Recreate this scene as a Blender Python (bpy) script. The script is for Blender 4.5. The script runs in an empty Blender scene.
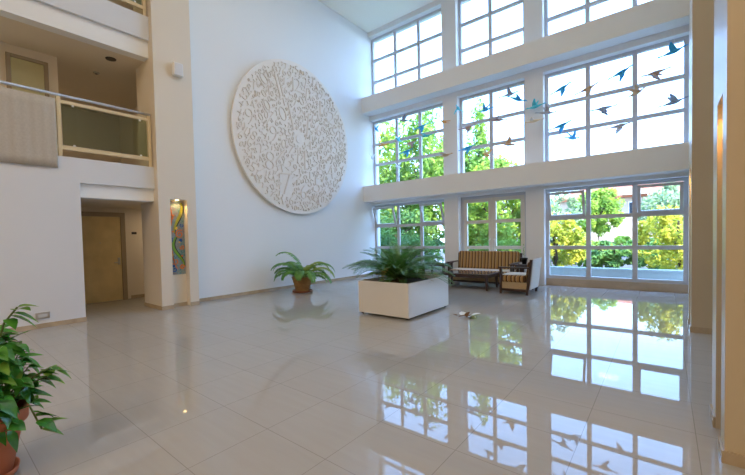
import bpy, bmesh, math, random
from mathutils import Vector, Matrix
random.seed(7)
PI = math.pi
C = bpy.context.scene.collection
sc = bpy.context.scene

# ------------------------------------------------------------------ materials
def mat(name, col, rough=0.5, metal=0.0, spec=0.5, noise=0.0, nscale=6.0, col2=None, bump=0.0, bscale=60.0, coat=0.0):
    m = bpy.data.materials.new(name); m.use_nodes = True
    nt = m.node_tree; b = nt.nodes['Principled BSDF']
    b.inputs['Roughness'].default_value = rough
    b.inputs['Metallic'].default_value = metal
    b.inputs['Specular IOR Level'].default_value = spec
    b.inputs['Coat Weight'].default_value = coat
    c = (*col, 1)
    b.inputs['Base Color'].default_value = c
    if noise > 0 or col2:
        tc = nt.nodes.new('ShaderNodeTexCoord'); n = nt.nodes.new('ShaderNodeTexNoise')
        n.inputs['Scale'].default_value = nscale; n.inputs['Detail'].default_value = 3
        r = nt.nodes.new('ShaderNodeValToRGB')
        c2 = (*col2, 1) if col2 else tuple(min(1, x*(1-noise)) for x in col)+(1,)
        r.color_ramp.elements[0].position = .35; r.color_ramp.elements[1].position = .65
        r.color_ramp.elements[0].color = c; r.color_ramp.elements[1].color = c2
        nt.links.new(tc.outputs['Object'], n.inputs['Vector'])
        nt.links.new(n.outputs['Fac'], r.inputs['Fac']); nt.links.new(r.outputs['Color'], b.inputs['Base Color'])
    if bump > 0:
        tc = nt.nodes.new('ShaderNodeTexCoord'); n = nt.nodes.new('ShaderNodeTexNoise')
        n.inputs['Scale'].default_value = bscale
        bp = nt.nodes.new('ShaderNodeBump'); bp.inputs['Strength'].default_value = bump; bp.inputs['Distance'].default_value = .01
        nt.links.new(tc.outputs['Object'], n.inputs['Vector'])
        nt.links.new(n.outputs['Fac'], bp.inputs['Height']); nt.links.new(bp.outputs['Normal'], b.inputs['Normal'])
    return m

def stripe_mat(name, cols, period, axis=0, rough=.85):
    """woven fabric with straight stripes along one axis; cols = [(position, colour)...]"""
    m = mat(name, cols[0][1], rough, spec=.2); nt = m.node_tree; b = nt.nodes['Principled BSDF']
    tc = nt.nodes.new('ShaderNodeTexCoord'); sx = nt.nodes.new('ShaderNodeSeparateXYZ')
    mu = nt.nodes.new('ShaderNodeMath'); mu.operation = 'MULTIPLY'; mu.inputs[1].default_value = 1/period
    fr = nt.nodes.new('ShaderNodeMath'); fr.operation = 'FRACT'
    r = nt.nodes.new('ShaderNodeValToRGB'); r.color_ramp.interpolation = 'CONSTANT'
    el = r.color_ramp.elements
    el[0].position = cols[0][0]; el[0].color = (*cols[0][1], 1)
    el[1].position = cols[1][0]; el[1].color = (*cols[1][1], 1)
    for p, c in cols[2:]:
        e = el.new(p); e.color = (*c, 1)
    L = nt.links.new
    av = nt.nodes.new('ShaderNodeMath'); av.operation = 'ADD'
    L(tc.outputs['Object'], sx.inputs[0]); L(sx.outputs[0], av.inputs[0]); L(sx.outputs[1], av.inputs[1]); L(av.outputs[0], mu.inputs[0]); L(mu.outputs[0], fr.inputs[0])
    L(fr.outputs[0], r.inputs['Fac']); L(r.outputs['Color'], b.inputs['Base Color'])
    return m

def leaf_mat(name, c1, c2, nscale=9.0, rough=.4, trans=.25, spec=.4):
    m = mat(name, c1, rough, spec=spec, col2=c2, nscale=nscale); nt = m.node_tree; b = nt.nodes['Principled BSDF']
    tr = nt.nodes.new('ShaderNodeBsdfTranslucent'); mx = nt.nodes.new('ShaderNodeMixShader'); mx.inputs[0].default_value = trans
    src = b.inputs['Base Color'].links[0].from_socket
    nt.links.new(src, tr.inputs['Color'])
    out = nt.nodes['Material Output']
    nt.links.new(b.outputs[0], mx.inputs[1]); nt.links.new(tr.outputs[0], mx.inputs[2]); nt.links.new(mx.outputs[0], out.inputs[0])
    return m

def emis(name, col, strength):
    m = bpy.data.materials.new(name); m.use_nodes = True
    b = m.node_tree.nodes['Principled BSDF']; b.inputs['Base Color'].default_value = (*col, 1)
    b.inputs['Emission Color'].default_value = (*col, 1); b.inputs['Emission Strength'].default_value = strength
    return m

def glass_mat(name, tint=(1, 1, 1), gl=.035):
    m = bpy.data.materials.new(name); m.use_nodes = True; nt = m.node_tree
    nt.nodes.remove(nt.nodes['Principled BSDF'])
    t = nt.nodes.new('ShaderNodeBsdfTransparent'); t.inputs[0].default_value = (*tint, 1)
    g = nt.nodes.new('ShaderNodeBsdfGlossy'); g.inputs['Roughness'].default_value = .01
    mx = nt.nodes.new('ShaderNodeMixShader'); mx.inputs[0].default_value = gl
    nt.links.new(t.outputs[0], mx.inputs[1]); nt.links.new(g.outputs[0], mx.inputs[2])
    nt.links.new(mx.outputs[0], nt.nodes['Material Output'].inputs[0])
    return m

def tile_floor():
    m = mat('polished_porcelain', (.5, .45, .39), .035, spec=.52); nt = m.node_tree; b = nt.nodes['Principled BSDF']; L = nt.links.new; b.inputs['IOR'].default_value = 1.40
    tc = nt.nodes.new('ShaderNodeTexCoord'); mp = nt.nodes.new('ShaderNodeMapping')
    mp.inputs['Location'].default_value = (2.388, -2.37+.64*4, 0)
    br = nt.nodes.new('ShaderNodeTexBrick'); br.offset = 0; br.squash = 1
    br.inputs['Scale'].default_value = 1; br.inputs['Brick Width'].default_value = .64; br.inputs['Row Height'].default_value = .64
    br.inputs['Mortar Size'].default_value = .0024; br.inputs['Mortar Smooth'].default_value = 0
    br.inputs['Color1'].default_value = (.415, .405, .385, 1); br.inputs['Color2'].default_value = (.405, .394, .373, 1)
    br.inputs['Mortar'].default_value = (.28, .265, .25, 1)
    L(tc.outputs['Object'], mp.inputs[0]); L(mp.outputs[0], br.inputs['Vector'])
    # faint travertine veins
    mv = nt.nodes.new('ShaderNodeMapping'); mv.inputs['Scale'].default_value = (.7, 7, 1)
    L(tc.outputs['Object'], mv.inputs[0])
    n = nt.nodes.new('ShaderNodeTexNoise'); n.inputs['Scale'].default_value = 2.2; n.inputs['Detail'].default_value = 5; n.inputs['Distortion'].default_value = .4
    L(mv.outputs[0], n.inputs['Vector'])
    r = nt.nodes.new('ShaderNodeValToRGB'); r.color_ramp.elements[0].position = .35; r.color_ramp.elements[1].position = .7
    r.color_ramp.elements[0].color = (.965, .96, .95, 1); r.color_ramp.elements[1].color = (1, 1, 1, 1)
    L(n.outputs['Fac'], r.inputs['Fac'])
    mx = nt.nodes.new('ShaderNodeMix'); mx.data_type = 'RGBA'; mx.blend_type = 'MULTIPLY'; mx.inputs[0].default_value = 1
    L(br.outputs['Color'], mx.inputs[6]); L(r.outputs['Color'], mx.inputs[7]); L(mx.outputs[2], b.inputs['Base Color'])
    rg = nt.nodes.new('ShaderNodeMath'); rg.operation = 'MULTIPLY_ADD'; rg.inputs[1].default_value = .03; rg.inputs[2].default_value = .018
    L(br.outputs['Fac'], rg.inputs[0]); L(rg.outputs[0], b.inputs['Roughness'])
    return m

M = dict(
    wall=mat('white_wall_paint', (.86, .89, .91), .7, spec=.25),
    cream=mat('cream_wall_paint', (.78, .71, .60), .7, spec=.25),
    gallery=mat('cool_white_paint', (.72, .755, .81), .7, spec=.25),
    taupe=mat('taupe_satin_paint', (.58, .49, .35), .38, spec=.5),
    beam=mat('beam_paint', (.85, .85, .84), .7, spec=.25),
    ceil=mat('ceiling_paint', (.95, .91, .80), .8, spec=.2),
    floor=tile_floor(),
    skirt=mat('marble_skirting', (.52, .42, .30), .25, noise=.2, nscale=4),
    sill=mat('sill_stone', (.55, .44, .32), .35, noise=.15, nscale=4),
    alu=mat('window_aluminium', (.56, .57, .60), .4, spec=.5),
    alucream=mat('cream_sash_paint', (.72, .68, .60), .4, spec=.5),
    glass=glass_mat('window_glass'),
    railglass=glass_mat('railing_glass', (.70, .76, .66), .08),
    rail=mat('cream_rail_paint', (.72, .60, .38), .4),
    handrail=mat('handrail_metal', (.62, .60, .58), .3, metal=.3),
    cloth=mat('canvas_cloth', (.52, .485, .43), .9, spec=.1, noise=.08, nscale=30),
    doorwood=mat('door_veneer', (.78, .61, .31), .45, col2=(.68, .53, .26), nscale=3),
    doorgreen=mat('greenish_door_veneer', (.58, .54, .30), .45, noise=.06, nscale=3),
    doorframe=mat('door_frame_paint', (.36, .29, .20), .45),
    chrome=mat('brushed_steel', (.55, .55, .55), .3, metal=.9),
    dark=mat('dark_metal', (.03, .03, .032), .4),
    whiteplastic=mat('white_plastic', (.85, .85, .86), .4),
    relief=mat('plaster_relief', (.90, .87, .83), .75, spec=.2),
    planter=mat('white_lacquer', (.80, .80, .80), .22, spec=.5),
    soil=mat('potting_soil', (.05, .035, .022), .95, spec=.1, bump=.6, bscale=40),
    terracotta=mat('terracotta', (.56, .19, .095), .75, spec=.2, noise=.15, nscale=8),
    wicker=mat('woven_wicker', (.46, .27, .10), .7, col2=(.22, .11, .04), nscale=55, bump=.8, bscale=70),
    saucer=mat('brown_saucer', (.26, .09, .04), .5),
    wood=mat('dark_stained_wood', (.040, .020, .014), .35, col2=(.065, .032, .02), nscale=8),
    tabletop=mat('dark_glossy_tabletop', (.10, .11, .12), .08, spec=1.0),
    weave=mat('tan_weave', (.50, .36, .20), .85, spec=.1, noise=.15, nscale=60),
    linen_lit_seat=mat('pale_linen_and_lit_seat', (.74, .70, .64), .85, spec=.1),  # fabric of the outer backs, also paints light on the seat tops
    blackpot=mat('black_pot_glaze', (.012, .014, .018), .3),
    paper=mat('white_paper', (.85, .86, .86), .8),
    asphalt=mat('asphalt', (.10, .10, .10), .9, noise=.2, nscale=2),
    terrace=mat('terrace_paving', (.55, .55, .52), .8),
    parapet=mat('pale_parapet_paint', (.36, .40, .385), .8),
    house=mat('house_render', (.52, .38, .27), .9),
    rooftile=mat('roof_tiles', (.50, .16, .08), .9, noise=.3, nscale=3),
    houseglass=mat('house_window_glass', (.03, .035, .05), .15),
    carpaint=mat('white_car_paint', (.75, .75, .76), .2, coat=.5),
    tyre=mat('tyre_rubber', (.02, .02, .02), .8),
    bark=mat('bark', (.10, .07, .045), .9, noise=.4, nscale=10),
    lamp=emis('lamp_glow', (1, .72, .30), 5),
    fern=leaf_mat('fern_leaf', (.08, .26, .06), (.20, .42, .08), 5, .45),
    fernlime=leaf_mat('fern_leaf_lime', (.26, .40, .05), (.33, .46, .09), 5, .45, .35),
    cycad=leaf_mat('cycad_leaf', (.05, .18, .035), (.14, .32, .06), 7, .28, .12, .6),
    pothos=leaf_mat('pothos_leaf', (.03, .18, .03), (.10, .36, .05), 10, .25, .15, .6),
    pothoslime=leaf_mat('pothos_leaf_lime', (.22, .40, .04), (.08, .24, .03), 14, .3, .3, .6),
    stem=mat('green_stem', (.10, .16, .04), .6),
    dryleaf=mat('dry_leaf', (.20, .10, .04), .8, spec=.1, noise=.4, nscale=30),
    dryfrond=leaf_mat('dry_frond', (.42, .20, .05), (.30, .30, .06), 8, .6),
)

# ------------------------------------------------------------------ mesh helpers
class MB:
    def __init__(s): s.v = []; s.f = []
    def add(s, vs, fs, mx=None):
        o = len(s.v)
        s.v += [tuple(mx @ Vector(v)) if mx else tuple(v) for v in vs]
        s.f += [tuple(i+o for i in f) for f in fs]; return s
    def box(s, x0, x1, y0, y1, z0, z1, mx=None):
        return s.add([(x0,y0,z0),(x1,y0,z0),(x1,y1,z0),(x0,y1,z0),(x0,y0,z1),(x1,y0,z1),(x1,y1,z1),(x0,y1,z1)],
                     [(0,3,2,1),(4,5,6,7),(0,1,5,4),(1,2,6,5),(2,3,7,6),(3,0,4,7)], mx)
    def prism(s, poly, y0, y1, mx=None):
        """poly in x,z; extruded along y"""
        n = len(poly)
        vs = [(p[0], y0, p[1]) for p in poly]+[(p[0], y1, p[1]) for p in poly]
        return s.add(vs, [tuple(range(n)), tuple(range(2*n-1, n-1, -1))]+[(i, n+i, n+(i+1) % n, (i+1) % n) for i in range(n)], mx)
    def lathe(s, prof, n=32, mx=None, close=True):
        vs = []; fs = []
        for r, z in prof:
            for i in range(n):
                a = 2*PI*i/n; vs.append((r*math.cos(a), r*math.sin(a), z))
        for k in range(len(prof)-1):
            for i in range(n):
                j = (i+1) % n; fs.append((k*n+i, k*n+j, (k+1)*n+j, (k+1)*n+i))
        if close:
            fs.append(tuple(reversed(range(n)))); fs.append(tuple(range((len(prof)-1)*n, len(prof)*n)))
        return s.add(vs, fs, mx)
    def tube(s, pts, rad, n=8, mx=None):
        pts = [Vector(p) for p in pts]; rs = rad if isinstance(rad, (list, tuple)) else [rad]*len(pts)
        vs = []; fs = []
        for k, p in enumerate(pts):
            d = (pts[min(k+1, len(pts)-1)]-pts[max(k-1, 0)]).normalized()
            u = d.cross(Vector((0, 0, 1)));
            if u.length < 1e-3: u = d.cross(Vector((1, 0, 0)))
            u.normalize(); w = u.cross(d)
            for i in range(n):
                a = 2*PI*i/n; vs.append(p+(u*math.cos(a)+w*math.sin(a))*rs[k])
        for k in range(len(pts)-1):
            for i in range(n):
                j = (i+1) % n; fs.append((k*n+i, k*n+j, (k+1)*n+j, (k+1)*n+i))
        fs.append(tuple(reversed(range(n)))); fs.append(tuple(range((len(pts)-1)*n, len(pts)*n)))
        return s.add(vs, fs, mx)
    def build(s, name, m, parent=None, smooth=False, bevel=0, seg=2, loc=None, rotz=0):
        me = bpy.data.meshes.new(name); me.from_pydata(s.v, [], s.f); me.update()
        bm = bmesh.new(); bm.from_mesh(me); bmesh.ops.recalc_face_normals(bm, faces=bm.faces); bm.to_mesh(me); bm.free()
        if smooth: me.polygons.foreach_set('use_smooth', [True]*len(me.polygons))
        for x in (m if isinstance(m, list) else [m]): me.materials.append(x)
        o = bpy.data.objects.new(name, me); C.objects.link(o)
        if parent: o.parent = parent
        if loc: o.location = loc
        o.rotation_euler = (0, 0, rotz)
        if bevel:
            b = o.modifiers.new('edge', 'BEVEL'); b.width = bevel; b.segments = seg; b.limit_method = 'ANGLE'
        return o

def tag(o, label, cat, group=None, kind=None):
    o['label'] = label; o['category'] = cat
    if group: o['group'] = group
    if kind: o['kind'] = kind
    return o
def thing(name, label, cat, loc=(0, 0, 0), rotz=0, group=None, kind=None):
    o = bpy.data.objects.new(name, None); C.objects.link(o); o.location = loc; o.rotation_euler = (0, 0, rotz)
    o.empty_display_size = .1
    return tag(o, label, cat, group, kind)
def struct(name, mb, m, label, cat, **k):
    return tag(mb.build(name, m, **k), label, cat, kind='structure')
def copy_tree(o, parent=None):
    c = o.copy(); C.objects.link(c); c.parent = parent
    for ch in o.children: copy_tree(ch, c)
    return c

# ------------------------------------------------------------------ the room's measures
XC, XF, XK = -8.67, -8.50, -8.34      # relief wall, gallery facade, column face
YW, YG = 11.45, 11.70                 # inner face of the window wall, glazing plane
ZC = 9.30
XR, YB_ = 3.6, -12.0                   # east wall and back wall (out of the frame)
W = [(-8.67, -5.62), (-5.12, -3.07), (-2.59, .41)]       # window bays
ROWS = [(.20, 2.72), (3.40, 5.96), (6.70, 9.12)]

# ------------------------------------------------------------------ setting: floor, ceiling, walls
struct('floor', MB().box(-13.5, XR, YB_, 11.8, -.2, 0), M['floor'], 'polished beige porcelain tile floor of the hall', 'floor')
struct('ceiling', MB().box(-13.5, XR+.3, YB_-.3, 12.1, ZC, ZC+.3), M['ceil'], 'flat white ceiling of the tall hall', 'ceiling')
struct('wall_left', MB().box(-9.2, XC, 4.23, 12.0, 0, ZC), M['wall'], 'tall white wall behind the round relief', 'wall')
# window wall: piers and spandrels
w = MB()
xs = [W[0][1], W[1][0], W[1][1], W[2][0]]
w.box(xs[0], xs[1], YW, 12.0, 0, ZC); w.box(xs[2], xs[3], YW, 12.0, 0, ZC); w.box(W[2][1], XR, YW, 12.0, 0, ZC)
for a, b in W:
    w.box(a, b, YW, 12.0, ROWS[0][1], ROWS[1][0]); w.box(a, b, YW, 12.0, ROWS[1][1], ROWS[2][0]); w.box(a, b, YW, 12.0, ROWS[2][1], ZC)
struct('wall_front', w, M['beam'], 'window wall with three bays between plain piers', 'wall')
for k, (a, b) in enumerate(W):
    struct(f'trim_{k+4}', MB().box(a, b, YG-.06, 12.0, 0, ROWS[0][0]), M['sill'], ['tan stone sill course under the window bay nearest the relief wall', 'tan stone sill course behind the sofa', 'tan stone sill course under the widest window'][k], 'sill')
struct('trim_1', MB().box(XC, .42, 10.98, YW, 2.815, 3.405), M['beam'], 'lower projecting beam across the window wall', 'beam')
struct('trim_2', MB().box(XC, .42, 10.98, YW, 6.12, 6.70), M['beam'], 'upper projecting beam across the window wall', 'beam')
struct('wall_back', MB().box(-13.5, XR+.3, YB_-.3, YB_, 0, ZC), mat('bounce_cutting_brown', (.20, .13, .075), .5, noise=.25, nscale=3), 'unseen end wall of the hall, kept dark to cut bounced light', 'wall')  # dark brown invented to cut light bounced onto the pier faces
# right side: wall and two piers with lit slots
struct('wall_right', MB().box(XR, XR+.3, YB_, 12, 0, ZC), M['cream'], 'plain cream wall behind the piers', 'wall')
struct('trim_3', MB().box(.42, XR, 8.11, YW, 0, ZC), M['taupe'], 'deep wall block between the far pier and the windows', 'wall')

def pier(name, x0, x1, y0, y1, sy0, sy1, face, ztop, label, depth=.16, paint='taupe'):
    """rectangular pier with a tall slot cut in one x face"""
    m = MB(); s = -1 if face == x1 else 1       # inward direction
    b = face+s*depth
    lo, hi = min(face, b), max(face, b)
    rest = (x0, b) if face == x1 else (b, x1)
    m.box(rest[0], rest[1], y0, y1, 0, ZC)
    m.box(lo, hi, y0, sy0, 0, ZC); m.box(lo, hi, sy1, y1, 0, ZC); m.box(lo, hi, sy0, sy1, ztop, ZC)
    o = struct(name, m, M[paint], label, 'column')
    k = MB(); t = -s*.014                          # skirting
    f0, f1 = min(face, face+t), max(face, face+t)
    k.box(f0, f1, y0-.014, sy0, 0, .08); k.box(f0, f1, sy1, y1, 0, .08); k.box(min(b, b+t), max(b, b+t), sy0, sy1, 0, .08)
    k.box(x0 if face == x1 else face, face if face == x1 else x1, y0-.014, y0, 0, .08)
    k.build('skirting', M['skirt'], o)
    # small recessed lamp in the head of the slot
    l = MB().lathe([(.035, -.012), (.035, 0)], 16, Matrix.Translation(((face+b)/2, (sy0+sy1)/2, ztop)))
    l.build('slot_lamp', M['lamp'], o)
    return o
pier('wall_column_left', -9.3, XK, 3.39, 4.23, 3.64, 4.02, XK, 2.44, 'cream column with a tall lit slot holding the mosaic', .17, 'cream')
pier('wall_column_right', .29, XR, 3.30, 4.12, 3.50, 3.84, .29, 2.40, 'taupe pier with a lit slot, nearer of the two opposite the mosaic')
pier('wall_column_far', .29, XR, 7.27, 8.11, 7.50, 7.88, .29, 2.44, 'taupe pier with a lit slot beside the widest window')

# gallery facade at the left, ground floor alcove, first floor corridor, second floor corridor
YO = 2.03
f = MB()
f.box(-8.8, XF, YB_, YO, 0, 2.66); f.box(-8.8, XF, YB_, 3.39, 2.66, 3.13); f.box(-8.8, XF, YB_, 3.39, 5.86, 6.36)
struct('wall_gallery', f, M['gallery'], 'white gallery front with the alcove opening and two balcony edges', 'wall')
f = MB()
f.box(-8.8, XF-.07, YO, 3.39, 2.39, 2.66); f.box(-8.8, XF-.07, YB_, 3.39, 5.50, 5.86)
struct('trim_7', f, M['wall'], 'recessed bands under the gallery edges', 'lintel')
f = MB()
f.box(-13.5, -8.8, YB_, 5.2, 2.39, 3.05); f.box(-13.5, -8.8, YB_, 5.2, 5.50, 6.2)
struct('ceiling_gallery', f, M['cream'], 'gallery floor slabs above the alcove and corridor', 'ceiling')
f = MB()
f.box(-11.1, -10.85, YB_, 5.2, 0, 2.39)              # wall with the room door
f.box(-9.3, -8.8, 3.50, 5.2, 0, 2.39)                # jamb
f.box(-10.85, -9.3, 5.0, 5.2, 0, 2.39); f.box(-10.85, -8.8, YB_, YB_+.1, 0, 2.39)
f.box(-10.2, -9.9, YB_, 2.055, 3.05, 5.5)            # first floor wall with door
f.box(-13.5, -13.3, 2.0, 5.2, 3.05, 5.5); f.box(-13.5, -9.3, 4.3, 4.5, 3.05, 5.5); f.box(-13.5, -10.2, 1.8, 2.055, 3.05, 5.5)
f.box(-9.3, -8.8, 3.52, 4.5, 3.05, 5.5)
f.box(-11.2, -11.0, YB_, 5.2, 6.2, ZC); f.box(-11.2, -9.2, 5.0, 5.2, 6.2, ZC)
f.box(-13.6, -13.4, YB_-.3, 12, -.2, ZC); f.box(-13.5, -9.2, 5.2, 5.4, 0, ZC)
struct('wall_corridor', f, M['cream'], 'cream corridor walls behind the gallery front', 'wall')
sk = MB()
sk.box(XF, XF+.014, YB_, YO, 0, .08); sk.box(-8.8, XF+.014, YO, YO+.014, 0, .08)
struct('baseboard_left', sk, M['skirt'], 'tan stone skirting along the white gallery front', 'baseboard')
struct('baseboard_back', MB().box(XC, XC+.014, 4.23, YW, 0, .08), M['skirt'], 'tan stone skirting under the round relief', 'baseboard')
struct('baseboard_alcove', MB().box(-10.85, -10.836, 3.62, 5.0, 0, .08).box(-9.3, -8.72, 3.486, 3.5, 0, .08), M['skirt'], 'tan stone skirting inside the alcove', 'baseboard')

# doors
def door(name, x, y0, y1, z0, z1, fw, label, hand=True, leaf_m=None):
    d = thing(name, label, 'door', (x, (y0+y1)/2, z0), 0, None, 'structure'); h = z1-z0; hw = (y1-y0)/2
    MB().box(0, .05, -hw-fw, -hw, 0, h+fw).box(0, .05, hw, hw+fw, 0, h+fw).box(0, .05, -hw, hw, h, h+fw).build('door_frame', M['doorframe'], d, bevel=.006)
    MB().box(0, .035, -hw+.004, hw-.004, .012, h-.004).build('door_leaf', leaf_m or M['doorwood'], d)
    if hand:
        p = MB().box(.035, .047, hw-.09, hw-.04, .93, 1.11).build('lock_plate', M['chrome'], d, bevel=.003)
        MB().tube([(.047, hw-.065, .99), (.085, hw-.065, .99), (.09, hw-.085, .99), (.09, hw-.19, .985)], .01).build('lever_handle', M['chrome'], p)
        MB().lathe([(.012, 0), (.012, .006)], 12, Matrix.Translation((.035, 0, 1.5)) @ Matrix.Rotation(PI/2, 4, 'Y')).build('peephole', M['chrome'], d)
    return d
door('door_1', -10.85, 2.48, 3.42, 0, 2.17, .11, 'tan veneer room door in the ground floor alcove')
door('door_2', -9.90, 1.30, 1.82, 3.05, 5.24, .07, 'greenish tan door on the first floor corridor', False, M['doorgreen'])

# windows
def window(n, bay, row, mull, trans, hoppers=(), double=False, label=''):
    x0, x1 = W[bay]; z0, z1 = ROWS[row]
    o = thing(f'window_{n}', label, 'window', ((x0+x1)/2, YG, z0), 0, None, 'structure')
    cx = (x0+x1)/2; L, R, H = x0-cx, x1-cx, z1-z0; t = .085; y0, y1 = -.04, .04
    fr = MB().box(L, L+t, y0, y1, 0, H).box(R-t, R, y0, y1, 0, H).box(L+t, R-t, y0, y1, 0, t).box(L+t, R-t, y0, y1, H-t, H)
    fr.build('window_frame', M['alu'], o)
    mm = [m-cx for m in mull]; ms = MB()
    edges = [L+t]+mm+[R-t]; lv = [t]+[q-z0 for q in trans]+[H-t]
    h = .052
    if not double:
        for m in mm: ms.box(m-h, m+h, y0+.005, y1-.005, t, H-t)
        for q in trans:
            q -= z0
            for a, b in zip(edges[:-1], edges[1:]):
                ms.box(a+(h if a in mm else 0), b-(h if b in mm else 0), y0+.005, y1-.005, q-.047, q+.047)
        ms.build('mullion', M['alu'], o)
    g = MB()
    for i in range(len(edges)-1):
        for j in range(len(lv)-1):
            if double or (j == len(lv)-2 and i in hoppers): continue
            a, b = edges[i], edges[i+1]
            g.box(a, b, -.004, .004, lv[j], lv[j+1])
    if g.v: g.build('pane', M['glass'], o)
    for i in hoppers:                                   # bottom-hung sash tilted into the room
        a = edges[i]+(h if edges[i] in mm else 0)+.006; b = edges[i+1]-(h if edges[i+1] in mm else 0)-.006
        zb, zt = lv[-2]+.04, lv[-1]-.004; s = .06; hh = zt-zb
        sash = MB().box(a, a+s, -.03, .03, 0, hh).box(b-s, b, -.03, .03, 0, hh).box(a+s, b-s, -.03, .03, 0, s).box(a+s, b-s, -.03, .03, hh-s, hh).build('tilted_sash', M['alu'], o)
        sash.location = (0, -.05, zb); sash.rotation_euler = (math.radians(19), 0, 0)
        MB().box(a+s-.005, b-s+.005, -.004, .004, s-.005, hh-s+.005).build('sash_pane', M['glass'], sash)
        MB().tube([(a+.02, 0, hh*.55), (a+.02, .1, hh*.62)], .006).build('stay_arm', M['alu'], sash)
    if double:                                          # pair of glazed door leaves
        m = mm[0]
        for a, b, s in ((L+t, m, 1), (m, R-t, -1)):
            e = .115
            lf = MB().box(a+.003, a+e, -.045, .035, t, H-t).box(b-e, b-.003, -.045, .035, t, H-t).box(a+e, b-e, -.045, .035, t, t+e).box(a+e, b-e, -.045, .035, H-t-e, H-t)
            for q in trans: lf.box(a+e, b-e, -.04, .03, q-z0-.05, q-z0+.05)
            lf = lf.build('door_leaf', M['alucream'], o)
            MB().box(a+e-.004, b-e+.004, -.004, .004, t+e-.004, H-t-e+.004).build('pane', M['glass'], lf)
            hx = b-.06 if s > 0 else a+.06
            MB().tube([(hx, -.045, .76), (hx, -.085, .77), (hx+.03*s*-1, -.09, .80), (hx+.03*s*-1, -.09, 1.10), (hx, -.085, 1.13), (hx, -.045, 1.14)], .011).build('pull_handle', M['whiteplastic'], lf)
    return o
bays = ['bay beside the relief wall', 'narrow middle bay', 'widest bay beside the far pier']
rows = ['ground level', 'middle level', 'top level']
_w0 = window
def window(n, bay, row, mull, trans, *a, **k): return _w0(n, bay, row, mull, sorted(trans), *a, **k)
MU = [[-7.59, -6.61], [-4.11], [-1.565, -.575]]
n = 1
for r in range(3):
    for b in range(3):
        tr = [[1.89, 1.07], [5.06, 4.28], [8.28, 7.46]][r]
        if r == 2: tr = [8.28, 7.46]
        hp = {(0, 0): (0, 2), (0, 2): (0, 2)}.get((r, b), ())
        window(n, b, r, MU[b], tr, hp, (r, b) == (0, 1), f'{rows[r]} window in the {bays[b]}')
        n += 1

# ------------------------------------------------------------------ railings on the two gallery edges
def railing(name, ya, yb, zf, posts, label, glass_from=None):
    o = thing(name, label, 'railing', (XF-.03, ya, zf), 0, 'gallery balcony railings')
    Lr = yb-ya
    MB().tube([(0, 0, 1.13), (0, Lr, 1.13)], .028, 12).build('handrail', M['handrail'], o, smooth=True)
    MB().box(-.02, .02, 0, Lr, .985, 1.045).build('top_rail', M['rail'], o, bevel=.004)
    MB().box(-.02, .02, 0, Lr, .13, .205).build('bottom_rail', M['rail'], o, bevel=.004)
    for p in posts:
        MB().box(-.028, .028, p-ya-.032, p-ya+.032, 0, 1.10).build('post', M['rail'], o, bevel=.004)
    ps = sorted(posts)
    for a, b in zip(ps[:-1], ps[1:]):
        g = MB().box(-.006, .006, a-ya+.05, b-ya-.05, .22, .975).build('glass_panel', M['railglass'], o)
        for yy in (a+.22, b-.18):
            for z in (.95, .205): MB().box(-.015, .02, yy-ya-.018, yy-ya+.018, z, z+.035).build('glass_clip', M['whiteplastic'], g)
    return o
railing('balcony_railing', -7.6, 3.36, 3.13, [-7.5, -5.6, -3.8, -2.0, -.12, 1.755, 3.325], 'cream balcony railing with glass panels on the first floor gallery edge')
railing('balcony_railing', -7.6, 3.36, 6.36, [-7.5, -5.6, -3.8, -2.0, -.12, 1.755, 3.325], 'cream balcony railing on the top gallery edge near the ceiling')
# canvas hung over the railing
cl = MB(); NY, NZ = 150, 8; ya, yb, za, zb = -1.0, 1.70, 2.90, 4.16
for i in range(NY+1):
    for j in range(NZ+1):
        y = ya+(yb-ya)*i/NY; z = za+(zb-za)*j/NZ
        d = .0022*math.sin(y*46)+.003*math.sin(y*17+z*2)
        cl.v.append((XF+.030+d, y, z))
cl.f = [(i*(NZ+1)+j, (i+1)*(NZ+1)+j, (i+1)*(NZ+1)+j+1, i*(NZ+1)+j+1) for i in range(NY) for j in range(NZ)]
o = cl.build('hanging_canvas', M['cloth'], smooth=True)
s = o.modifiers.new('thickness', 'SOLIDIFY'); s.thickness = .006
tag(o, 'beige rippled canvas sheet hung over the first floor balcony railing', 'cloth')

# ------------------------------------------------------------------ small wall and ceiling fittings
o = thing('wall_speaker', 'small white box speaker high on the cream column', 'speaker', (XK, 3.88, 5.18))
MB().box(.012, .13, -.105, .105, 0, .28).build('housing', M['whiteplastic'], o, bevel=.015)
MB().box(.13, .134, -.085, .085, .02, .26).build('front_grille', mat('speaker_grille', (.72, .72, .74), .7), o)
MB().box(0, .012, -.05, .05, .08, .2).build('bracket', M['dark'], o)
o = thing('wall_socket', 'small steel framed socket plate low on the white gallery wall', 'socket', (XF, 1.385, .165))
MB().box(0, .022, -.10, .10, 0, .115).build('bezel', M['chrome'], o, bevel=.004)
MB().box(.022, .026, -.065, .065, .03, .085).build('lens', mat('frosted_lens', (.62, .66, .70), .3), o)
o = tag(MB().box(-10.85, -10.835, 3.69, 3.81, 1.715, 1.775).build('room_sign', M['dark'], bevel=.003), 'small dark number plate on the wall beside the alcove door', 'sign')
def downlight(x, y, z, r, name, label):
    o = thing(name, label, 'light', (x, y, z))
    MB().lathe([(r*.75, -.004), (r, -.010), (r*1.05, 0)], 28).build('trim_ring', M['dark'], o, smooth=True)
    MB().lathe([(r*.74, -.006), (r*.3, -.003)], 24).build('reflector', mat('unlit_reflector', (.06, .05, .04), .4), o)
downlight(-9.17, 2.85, 5.5, .10, 'ceiling_downlight', 'dark unlit downlight in the corridor ceiling nearest the column')
o = thing('smoke_detector', 'small smoke detector deeper in the corridor ceiling', 'detector', (-10.15, 2.84, 5.5))
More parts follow.
